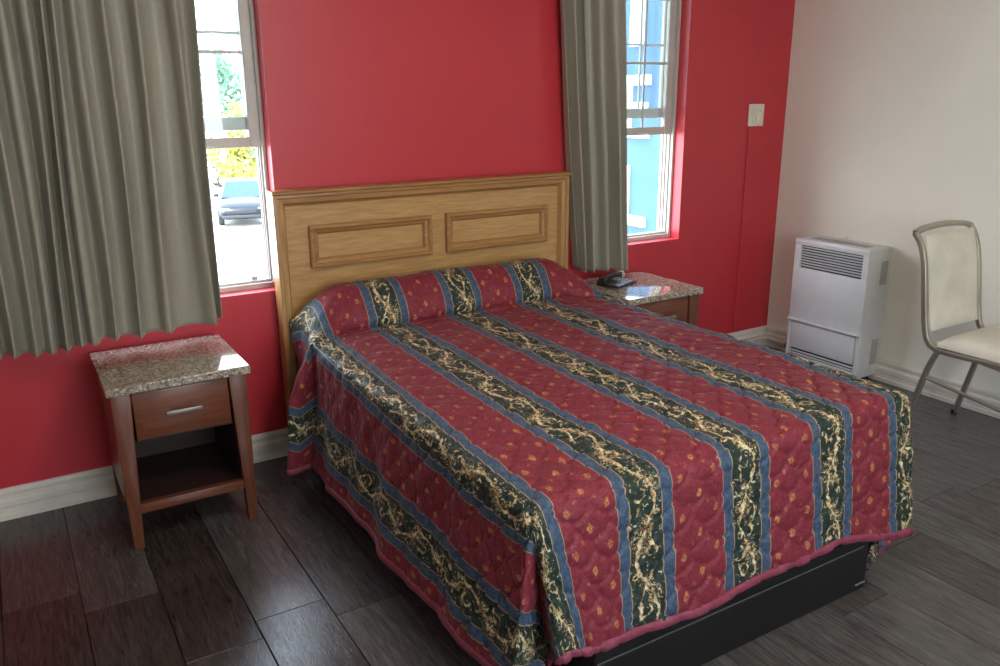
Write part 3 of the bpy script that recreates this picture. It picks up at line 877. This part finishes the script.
# ------------------------------------------------------------------ wall switch and its painted-over wire
def make_switch():
    root = thing('wall_switch', (2.765, 0, 1.374), 'ivory square wall switch on the red wall above a thin wire', 'switch')
    bm = B(); box(bm, (-.060, -.009, -.060), (.060, 0, .060), .006, 3); obj('cover_plate', bm, M['switch'], root, True)
    bm = B(); box(bm, (-.034, -.015, -.044), (.036, -.0085, .040), .003, 2); hb = obj('housing', bm, M['switch'], root, True)
    bm = B(); v = hexa(bm, (-.016, -.024, .030, -.0145), (-.016, -.018, .030, -.0145), -.036, .034); bevel_all(bm, .002, 2); obj('rocker', bm, M['switch'], hb, True)
    bm = B(); box(bm, (.008, -.0205, .020), (.020, -.0182, .025), .0005, 1); obj('indicator', bm, M['phone2'], hb)
    w = obj('surface_wire', tube(B(), smooth_path([(2.718, -.004, 1.314), (2.717, -.004, 1.0), (2.720, -.004, .7), (2.716, -.004, .4), (2.716, -.004, .121)], 8), .0035, 8), M['red'], None, True, 180)
    tag(w, 'thin wire painted red running down the wall below the switch', 'wire')
make_switch()

# ------------------------------------------------------------------ wall heater
def make_heater():
    X0, X1 = 2.820, 3.009; YA, YB = -.767, -.306; Z1 = .722
    root = thing('wall_heater', (2.92, -.536, 0), 'white gas wall heater with black louvred grille standing against the pale wall', 'heater')
    L = lambda x, y, z: (x - 2.92, y + .536, z)
    bm = B()
    box(bm, L(X0 + .012, YA, .030), L(X1, YA + .010, Z1), .002, 2); box(bm, L(X0 + .012, YB - .010, .030), L(X1, YB, Z1), .002, 2)
    box(bm, L(X0 + .012, YA + .010, Z1 - .012), L(X1, YB - .010, Z1), .002, 2); box(bm, L(X1 - .012, YA + .010, .030), L(X1, YB - .010, Z1 - .012), .001, 1)
    box(bm, L(X0 + .012, YA + .010, .030), L(X1 - .012, YB - .010, .040), .001, 1)
    obj('casing', bm, M['heater'], root, True)
    bm = B(); box(bm, L(X0 + .030, YA + .012, .042), L(X0 + .036, YB - .012, Z1 - .014), 0); obj('inner_shield', bm, M['heatin'], root)
    G = (-.732, -.346, .566, .690)                      # grille opening
    bm = B()
    box(bm, L(X0, YA, .283), L(X0 + .014, YB, G[2]), .003, 2); box(bm, L(X0, YA, G[3]), L(X0 + .014, YB, Z1 + .002), .003, 2)
    box(bm, L(X0, YA, G[2]), L(X0 + .014, G[0], G[3]), .001, 1); box(bm, L(X0, G[1], G[2]), L(X0 + .014, YB, G[3]), .001, 1)
    fp = obj('front_panel', bm, M['heater'], root, True)
    for i in range(8):
        z = G[2] + (i + .75) * (G[3] - G[2]) / 8.5
        bm = B(); prism(bm, [(X0 + .001 - 2.92, z - .0010), (X0 + .001 - 2.92, z + .0030), (X0 + .012 - 2.92, z + .0050), (X0 + .012 - 2.92, z + .0025)], 1, G[0] + .536, G[1] + .536)
        obj('grille_slat', bm, M['heater'], fp)
    bm = B(); box(bm, L(X0, YA, .030), L(X0 + .014, YA + .022, .281), .002, 1); box(bm, L(X0, YB - .022, .030), L(X0 + .014, YB, .281), .002, 1); box(bm, L(X0, YA + .022, .030), L(X0 + .014, YB - .022, .062), .002, 1)
    obj('lower_frame', bm, M['heater'], root, True)
    bm = B(); box(bm, L(X0 - .002, YA + .026, .104), L(X0 + .010, YB - .026, .268), .003, 2); dr = obj('access_door', bm, M['heater'], root, True)
    bm = B(); prism(bm, [(X0 - 2.92 - .002, .266), (X0 - 2.92 - .018, .266), (X0 - 2.92 - .022, .270), (X0 - 2.92 - .020, .278), (X0 - 2.92 + .004, .282), (X0 - 2.92 + .004, .266)], 1, YA + .536 + .006, YB + .536 - .006)
    obj('handle_lip', bm, M['heater'], dr, True, 30)
    bm = B()
    for z in (.068, .084): box(bm, L(X0 + .002, YA + .022, z), L(X0 + .012, YB - .022, z + .008), .001, 1)
    obj('lower_louvre', bm, M['heater'], root)
    bm = B(); box(bm, L(X0 + .050, YA + .06, Z1), L(X0 + .120, YB - .06, Z1 + .0015), .0005, 1)
    for k in range(16):
        y = YA + .07 + k * .021; box(bm, L(X0 + .054, y, Z1 + .0015), L(X0 + .116, y + .010, Z1 + .003), .0005, 1)
    obj('top_vent', bm, M['heatgrey'], root)
    for z0, z1 in ((.530, .655), (.095, .235)):
        bm = B()
        for k in range(11):
            z = z0 + k * (z1 - z0) / 11; prism(bm, [(YA + .536 + .001, z), (YA + .536 - .0035, z + .001), (YA + .536 - .0012, z + (z1 - z0) / 11 - .002), (YA + .536 + .001, z + (z1 - z0) / 11 - .001)], 0, .008, .062)
        obj('side_vent', bm, M['heatgrey'], root)
    bm = B(); lathe(bm, [(.010, 0), (.010, .008), (.006, .012), (.006, .018), (.002, .020)], L(2.985, -.50, Z1), 12); obj('top_knob', bm, M['heater'], root, True)
    for y in (YA + .03, YB - .06):
        bm = B(); box(bm, L(X0 + .03, y, 0), L(X1 - .03, y + .03, .031), .002, 1); obj('foot', bm, M['heatin'], root)
    # gas pipe from the back wall to the heater
    root = thing('gas_pipe', (2.95, -.05, .07), 'pale painted gas pipe with valve along the skirting in the room corner', 'pipe')
    pts = smooth_path([(-.46, .0, -.012), (-.20, .0, -.008), (-.06, .0, -.004), (-.006, -.012, -.004), (.0, -.06, -.006), (.0, -.14, -.010), (-.0, -.266, -.012)], 6)
    bm = B(); tube(bm, pts, .0095, 12); obj('pipe', bm, M['pipe'], root, True, 180)
    bm = B(); lathe(bm, [(.012, -.022), (.017, -.020), (.017, -.012), (.014, -.010), (.014, .010), (.017, .012), (.017, .020), (.012, .022)], (0, -.175, -.011), 14, 1); v = obj('valve', bm, M['brass'], root, True)
    bm = B(); box(bm, (-.004, -.178, .0), (.004, -.172, .024), .001, 1); box(bm, (-.007, -.196, .022), (.007, -.150, .028), .002, 2); obj('valve_lever', bm, M['brass'], v, True)
    bm = B()
    for x in (-.30,): 
        box(bm, (x - .008, -.010, -.034), (x + .008, .030, .004), .002, 1)
    obj('pipe_clip', bm, M['pipe'], root, True)
make_heater()

# ------------------------------------------------------------------ banquet chair
def make_chair():
    root = thing('banquet_chair', (2.668, -1.50, 0), 'cream padded banquet chair with champagne metal frame beside the pale wall', 'chair')
    hw = .205
    L = lambda x, y, z: (x, y + 1.50, z)
    # one continuous bent tube per side: back upright, bend, seat rail
    for s in (-1, 1):
        x = s * hw
        up = smooth_path([L(x * 1.02, -1.215, .908), L(x * 1.0, -1.245, .865), L(x, -1.270, .79), L(x, -1.292, .66), L(x, -1.312, .53), L(x, -1.335, .455), L(x, -1.375, .425), L(x, -1.45, .420), L(x, -1.74, .425)], 6)
        bm = B(); tube(bm, up, .0125, prof=SQ, up=(1, 0, 0)); obj('back_upright', bm, M['champ'], root, True, 50)
        bm = B(); lg = [L(x, -1.395, .432), L(x, -1.352, .32), L(x * 1.01, -1.300, .10), L(x * 1.02, -1.276, .006)]
        tube(bm, smooth_path(lg, 4), .0115, prof=SQ, up=(1, 0, 0)); lo = obj('rear_leg', bm, M['champ'], root, True, 50)
        bm = B(); lathe(bm, [(.014, 0), (.015, .004), (.014, .022)], L(x * 1.02, -1.275, 0), 12); obj('rubber_foot', bm, M['rubber'], lo, True)
        bm = B(); lg = [L(x, -1.70, .42), L(x * 1.02, -1.72, .25), L(x * 1.04, -1.745, .006)]
        tube(bm, smooth_path(lg, 4), .0115, prof=SQ, up=(1, 0, 0)); lo = obj('front_leg', bm, M['champ'], root, True, 50)
        bm = B(); lathe(bm, [(.014, 0), (.015, .004), (.014, .022)], L(x * 1.04, -1.745, 0), 12); obj('rubber_foot', bm, M['rubber'], lo, True)
        bm = B(); tube(bm, [L(x * 1.0, -1.345, .285), L(x * 1.02, -1.722, .235)], .008, 10); obj('stretcher', bm, M['champ'], root, True)
    bm = B(); tube(bm, smooth_path([L(-hw * 1.02, -1.215, .908), L(-hw * .7, -1.212, .922), L(0, -1.210, .930), L(hw * .7, -1.212, .922), L(hw * 1.02, -1.215, .908)], 6), .0125, prof=SQ, up=(0, 1, 0)); obj('top_rail', bm, M['champ'], root, True, 50)
    bm = B(); tube(bm, [L(-hw, -1.30, .60), L(hw, -1.30, .60)], .008, 10); obj('back_rail', bm, M['champ'], root, True)
    def pad(name, fn, nx, nz, th, m):
        bm = B(); P = []
        rings = 24
        V = {}
        for i in range(nz + 1):
            for j in range(nx + 1):
                a = -1 + 2 * j / nx; b = -1 + 2 * i / nz
                e = (1 - abs(a) ** 5) * (1 - abs(b) ** 5)
                for side in (0, 1):
                    V[i, j, side] = bm.verts.new(fn(a, b, (th * (.35 + .65 * max(0, e) ** .45)) * (1 if side else -.5)))
        for i in range(nz):
            for j in range(nx):
                bm.faces.new([V[i, j, 1], V[i, j + 1, 1], V[i + 1, j + 1, 1], V[i + 1, j, 1]]); bm.faces.new([V[i, j, 0], V[i + 1, j, 0], V[i + 1, j + 1, 0], V[i, j + 1, 0]])
        for j in range(nx):
            bm.faces.new([V[0, j, 0], V[0, j + 1, 0], V[0, j + 1, 1], V[0, j, 1]]); bm.faces.new([V[nz, j, 1], V[nz, j + 1, 1], V[nz, j + 1, 0], V[nz, j, 0]])
        for i in range(nz):
            bm.faces.new([V[i, 0, 1], V[i + 1, 0, 1], V[i + 1, 0, 0], V[i, 0, 0]]); bm.faces.new([V[i, nx, 0], V[i + 1, nx, 0], V[i + 1, nx, 1], V[i, nx, 1]])
        return obj(name, bm, m, root, True, 60)
    def backp(a, b, t):
        z = .695 + b * .205
        y = np.interp(z, [.455, .53, .66, .80, .89], [-1.335, -1.312, -1.292, -1.270, -1.240])
        return L(a * (hw - .022), y - t, z)
    pad('backrest', backp, 16, 18, .028, M['cream'])
    pad('seat', lambda a, b, t: L(a * (hw + .012), -1.575 + b * .190, .445 + t), 16, 16, .045, M['cream'])
make_chair()

def make_scrap():
    bm = B(); v = [bm.verts.new(p) for p in ((-.02, -.012, .001), (.018, -.004, .001), (.030, .010, .004), (-.012, .010, .002))]
    f = bm.faces.new(v); r = bmesh.ops.extrude_face_region(bm, geom=[f])
    for q in r['geom']:
        if isinstance(q, bmesh.types.BMVert): q.co.z += .0012
    o = obj('white_scrap', bm, M['white_flat']); o.location = (2.665, -1.165, 0)  # small flat white piece near the chair foot
    tag(o, 'small white scrap on the floor behind the chair leg', 'paper scrap')
make_scrap()
# ------------------------------------------------------------------ what the windows look out on
GZ = -3.0
def outside():
    k = N('sunlit_concrete'); c = k.coord(); k.set(col=k.ramp(k.noise(c, .7, 5), [(.3, (.56, .55, .52)), (.7, (.66, .65, .62))]), rough=.8)
    bm = B(); box(bm, (-60, .6, GZ - .3), (90, 120, GZ)); struct(obj('parking_lot', bm, k.done()))
    # the blue building to the right with its stacked white letters
    k = N('blue_painted_wall'); c = k.coord(); f = k.noise(c, 2.0, 4); rib = k.sin(k.mul(k.sep(c)[1], 22))
    k.set(col=k.ramp(f, [(.3, (.022, .072, .150)), (.7, (.030, .088, .170))]), rough=.65); blue = k.done()
    root = thing('blue_building', (8.0, 9.0, GZ), 'bright blue building wall outside the right window', 'building')
    bm = B(); box(bm, (.0, -5.2, 0), (5, 9, 9.4), .02, 1); obj('wall', bm, blue, root)
    pale = plain('pale_trim_outside', (.72, .74, .74), .6)
    bm = B(); box(bm, (-.10, -5.25, 9.4), (5.1, 9.1, 9.6), .02, 1); obj('parapet', bm, pale, root)
    bm = B(); box(bm, (-.06, -5.2, 1.85), (-.0, 9, 2.02), .01, 1); obj('ledge', bm, pale, root)
    white = plain('white_sign_letter', (.80, .80, .78), .5)
    # vertical sign: letters stacked from the top, read from the far side to the near side along -y
    H, Wd, st, pitch = .96, .70, .27, 1.385
    Yl = 7.50
    def rects(ch):
        if ch == 'H': return [(0, 0, st, H), (Wd - st, 0, Wd, H), (st, H / 2 - .1, Wd - st, H / 2 + .1)]
        if ch == 'O': return None
        if ch == 'T': return [(Wd / 2 - st / 2, 0, Wd / 2 + st / 2, H - .16), (0, H - .16, Wd, H)]
        if ch == 'E': return [(0, 0, st, H), (st, 0, Wd, .15), (st, H / 2 - .07, Wd - .05, H / 2 + .07), (st, H - .15, Wd, H)]
        if ch == 'L': return [(0, 0, st, H), (st, 0, Wd, .16)]
    zE = .795
    for ch, idx, lb in (('T', 1, 'topmost white letter in view, a T cut by the window top, on the blue wall'),
                        ('E', 0, 'white letter E in the middle of the right window, on the blue wall'), ('L', -1, 'lowest white letter L of the stacked sign on the blue wall')):
        z0 = zE + idx * pitch - (0.02 if idx < 0 else 0); bm = B()
        R = rects(ch)
        if R:
            for a, b, c_, d_ in R: box(bm, (7.93, Yl - c_, z0 + b), (7.998, Yl - a, z0 + d_), .004, 1)
        else:
            n = 40; ring = []
            for k_ in range(n):
                a = 2 * PI * k_ / n; ring.append([bm.verts.new((xx, Yl - Wd / 2 + Wd / 2 * q * math.cos(a), z0 + H / 2 + (H / 2) * q2 * math.sin(a))) for xx, q, q2 in ((7.998, 1, 1), (7.93, 1, 1), (7.93, .42, .62), (7.998, .42, .62))])
            for k_ in range(n):
                a, b = ring[k_], ring[(k_ + 1) % n]
                for m_ in range(4): bm.faces.new([a[m_], a[(m_ + 1) % 4], b[(m_ + 1) % 4], b[m_]])
        o = obj('sign_letter', bm, white); tag(o, lb, 'sign letter', 'stacked letters on the blue wall')
    # trees beyond the lot
    bark = plain('tree_bark', (.16, .12, .08), .8)
    def tree(x, y, h, r, m, label, seed, n=1500, trunk=.35, leaf=.16, sq=.8):
        rr = random.Random(seed)
        root = thing('tree', (x, y, GZ), label, 'tree', group='trees beyond the lot')
        bm = B(); tube(bm, smooth_path([(0, 0, 0), (.05, .02, h * .3), (-.04, .05, h * .62), (.0, .0, h * .8)], 4), [.11 * h / 5 * (1 - .6 * i / 12) for i in range(13)], 8); obj('trunk', bm, bark, root, True)
        bm = B(); cl = [Vector((rr.gauss(0, .42) * r, rr.gauss(0, .42) * r, h * trunk + (h * (1 - trunk)) * rr.uniform(.15, .9))) for _ in range(14)]
        for _ in range(n):
            c = rr.choice(cl); v = Vector((rr.gauss(0, 1), rr.gauss(0, 1), rr.gauss(0, 1))).normalized() * (rr.random() ** .4) * r * .48
            p = c + Vector((v.x, v.y, v.z * sq))
            u = Vector((rr.gauss(0, 1), rr.gauss(0, 1), rr.gauss(0, 1))).normalized(); w = u.orthogonal().normalized(); s = leaf * rr.uniform(.6, 1.3)
            bm.faces.new([bm.verts.new(p + u * s), bm.verts.new(p + w * s * .5), bm.verts.new(p - u * s), bm.verts.new(p - w * s * .5)])
        obj('foliage', bm, m, root)
    yg = m_leaves('yellow_green_leaves', (.20, .24, .03), (.40, .38, .06)); dg = m_leaves('deep_green_leaves', (.05, .13, .07), (.12, .24, .12))
    tree(8.6, 34.0, 4.4, 1.6, yg, 'yellow-green bushy tree behind the parked dark car', 1, 1600, .12, .17)
    tree(5.4, 38.0, 5.0, 1.3, yg, 'yellow-green bushy tree beside the curtain edge, left of the lamp post', 2, 1300, .12, .17)
    tree(11.2, 52, 7.2, 2.6, dg, 'tall blue-green tree seen through the upper sash of the left window', 3, 2200, .35, .22)
    # lamp post
    root = thing('lamp_post', (6.0, 29.5, GZ), 'white lamp post in the lot beside the parked dark car', 'lamp post')
    bm = B(); lathe(bm, [(.16, 0), (.16, .25), (.09, .30), (.07, 3.0)], (0, 0, 0), 12); obj('pole', bm, pale, root, True)
    bm = B(); lathe(bm, [(.07, 2.99), (.20, 3.05), (.26, 3.3), (.20, 3.52), (.05, 3.6)], (0, 0, 0), 14); obj('lantern', bm, pale, root, True)
    # parked cars
    tyre = plain('tyre_rubber', (.02, .02, .02), .7); hub = plain('wheel_hub', (.5, .5, .52), .3, .8)
    glassy = plain('car_glass', (.02, .05, .11), .12, spec=.35); lamp = plain('car_lamp', (.4, .4, .4), .15); blk = plain('car_black_trim', (.015, .015, .016), .5)
    def car(x, y, rz, paint, label):
        root = thing('car', (x, y, GZ), label, 'car', rz=rz, group='cars parked outside')
        # body lofted along its length (x forward), section = (half width, sill z, shoulder z, deck z)
        S = [(-2.2, .70, .38, .62, .84), (-2.1, .82, .28, .70, .95), (-1.5, .88, .24, .80, 1.00), (-.6, .90, .22, .82, .98), (.4, .90, .22, .82, .96), (1.0, .89, .22, .78, .93), (1.7, .86, .24, .70, .84), (2.08, .78, .28, .60, .72), (2.2, .66, .36, .52, .60)]
        bm = B(); rings = []
        for px, w, z0, zs, zd in S:
            rings.append([bm.verts.new((px, a * w, b)) for a, b in ((-.82, z0), (-1, z0 + .14), (-1, zs), (-.9, zd - .02), (-.5, zd + .015), (0, zd + .025), (.5, zd + .015), (.9, zd - .02), (1, zs), (1, z0 + .14), (.82, z0))])
        for a, b in zip(rings[:-1], rings[1:]):
            for k_ in range(11): bm.faces.new([a[k_], a[(k_ + 1) % 11], b[(k_ + 1) % 11], b[k_]])
        bm.faces.new(rings[0]); bm.faces.new(rings[-1][::-1]); obj('body', bm, paint, root, True, 45)
        bm = B(); lo = [(-1.75, .70), (-.9, .80), (.2, .80), (1.05, .74)]; hi = [(-1.05, .56), (-.6, .62), (.05, .62), (.28, .56)]
        vv = []
        for s in (-1, 1): vv.append(([bm.verts.new((a, s * b, .94)) for a, b in lo], [bm.verts.new((a, s * b, 1.42)) for a, b in hi]))
        (l0, h0), (l1, h1) = vv
        for i in range(3): bm.faces.new([l0[i], l0[i + 1], h0[i + 1], h0[i]]); bm.faces.new([l1[i], h1[i], h1[i + 1], l1[i + 1]]); bm.faces.new([h0[i], h0[i + 1], h1[i + 1], h1[i]])
        bm.faces.new([l0[0], h0[0], h1[0], l1[0]]); bm.faces.new([l0[3], l1[3], h1[3], h0[3]]); obj('windows', bm, glassy, root)
        bm = B(); prism(bm, [(-1.08, 1.40), (-1.0, 1.455), (-.4, 1.485), (.1, 1.46), (.30, 1.40)], 1, -.57, .57); bevel_all(bm, .02, 2); obj('roof', bm, paint, root, True)
        for px in (-1.35, 1.38):
            for s in (-1, 1):
                bm = B(); lathe(bm, [(.20, -.10), (.32, -.10), (.34, -.05), (.34, .05), (.32, .10), (.20, .10)], (px, s * .80, .34), 22, 1); wv = obj('wheel', bm, tyre, root, True)
                bm = B(); lathe(bm, [(.05, -.108), (.21, -.104), (.21, .104), (.05, .108)], (px, s * .80, .34), 18, 1); obj('hubcap', bm, hub, wv, True)
        for s in (-1, 1):
            bm = B(); box(bm, (2.02, s * .62 - .15, .56), (2.16, s * .62 + .15, .68), .03, 2); obj('headlight', bm, lamp, root, True)
            bm = B(); box(bm, (.72, s * .92 - .09, .95), (.86, s * .92 + .09, 1.07), .03, 2); obj('side_mirror', bm, paint, root, True)
        bm = B(); box(bm, (2.10, -.42, .50), (2.205, .42, .60), .02, 1); obj('grille', bm, blk, root)
        bm = B(); box(bm, (2.10, -.72, .34), (2.25, .72, .45), .03, 2); obj('front_bumper', bm, plain('bumper_dark', (.02, .02, .024), .4), root, True)
    car(6.95, 28.2, math.radians(-104), plain('dark_car_paint', (.012, .014, .020), .30, spec=.35), 'dark car parked facing the left window, seen through the open sash')
    car(10.3, 40.5, math.radians(180), plain('white_car_paint', (.75, .76, .76), .2), 'white car parked behind the yellow-green tree')
    car(12.2, 47.0, math.radians(180), plain('black_car_paint', (.02, .02, .022), .2), 'black car parked far behind the white car')
outside()

# ------------------------------------------------------------------ light
def lights():
    w = bpy.data.worlds.new('sky'); SC.world = w; w.use_nodes = True
    t = w.node_tree; bg = t.nodes['Background']
    # bright hazy daylight, a little bluer overhead
    tc = t.nodes.new('ShaderNodeTexCoord'); sp = t.nodes.new('ShaderNodeSeparateXYZ'); t.links.new(tc.outputs['Generated'], sp.inputs[0])
    rp = t.nodes.new('ShaderNodeValToRGB'); t.links.new(sp.outputs[2], rp.inputs[0])
    e = rp.color_ramp.elements; e[0].position = 0; e[0].color = (.92, .97, 1, 1); e[1].position = .8; e[1].color = (.62, .80, 1, 1)
    t.links.new(rp.outputs[0], bg.inputs[0]); bg.inputs[1].default_value = SKY
    s = bpy.data.lights.new('sun', 'SUN'); s.energy = SUN; s.angle = .01; s.color = (1, .95, .86)
    o = link(bpy.data.objects.new('sun', s)); o.rotation_euler = Vector((.42, .62, -.80)).to_track_quat('-Z', 'Y').to_euler()
    def portal(name, loc, to, sx, sy):
        a = bpy.data.lights.new(name, 'AREA'); a.shape = 'RECTANGLE'; a.size = sx; a.size_y = sy; a.cycles.is_portal = True
        o = link(bpy.data.objects.new(name, a)); o.location = loc; o.rotation_euler = Vector(to).to_track_quat('-Z', 'Z').to_euler()
    for a, b in WIN: portal('window_portal', ((a + b) / 2, WT + .01, (W_Z0 + W_Z1) / 2), (0, -1, 0), b - a, W_Z1 - W_Z0)
    portal('window_portal', (.2, YF - WT - .01, 1.45), (0, 1, 0), 1.8, 1.2)  # portal of the added fill window
    # flush ceiling lamp, out of view, added for fill light
    root = thing('ceiling_fill_lamp', (.4, -2.3, ZC), 'round flush ceiling lamp added for fill light in the middle of the room', 'lamp')
    bm = B(); lathe(bm, [(.20, 0), (.21, -.01), (.21, -.03), (.19, -.035)], (0, 0, 0), 32); obj('fill_lamp_base', bm, M['champ'], root, True)
    k = N('fill_lamp_glass'); k.set(col=(.9, .88, .82), rough=.3); k.b.inputs['Emission Color'].default_value = (1, .9, .76, 1); k.b.inputs['Emission Strength'].default_value = FILL
    bm = B(); lathe(bm, [(.19, -.034), (.185, -.06), (.15, -.085), (.08, -.10), (.01, -.104)], (0, 0, 0), 32); obj('fill_lamp_shade', bm, k.done(), root, True)
SKY, SUN, FILL = 9.0, 4.0, 42.0
lights()
vs = SC.view_settings
vs.view_transform = 'Standard'; vs.look = 'None'; vs.gamma = 1; vs.use_curve_mapping = False
vs.exposure = 0.42
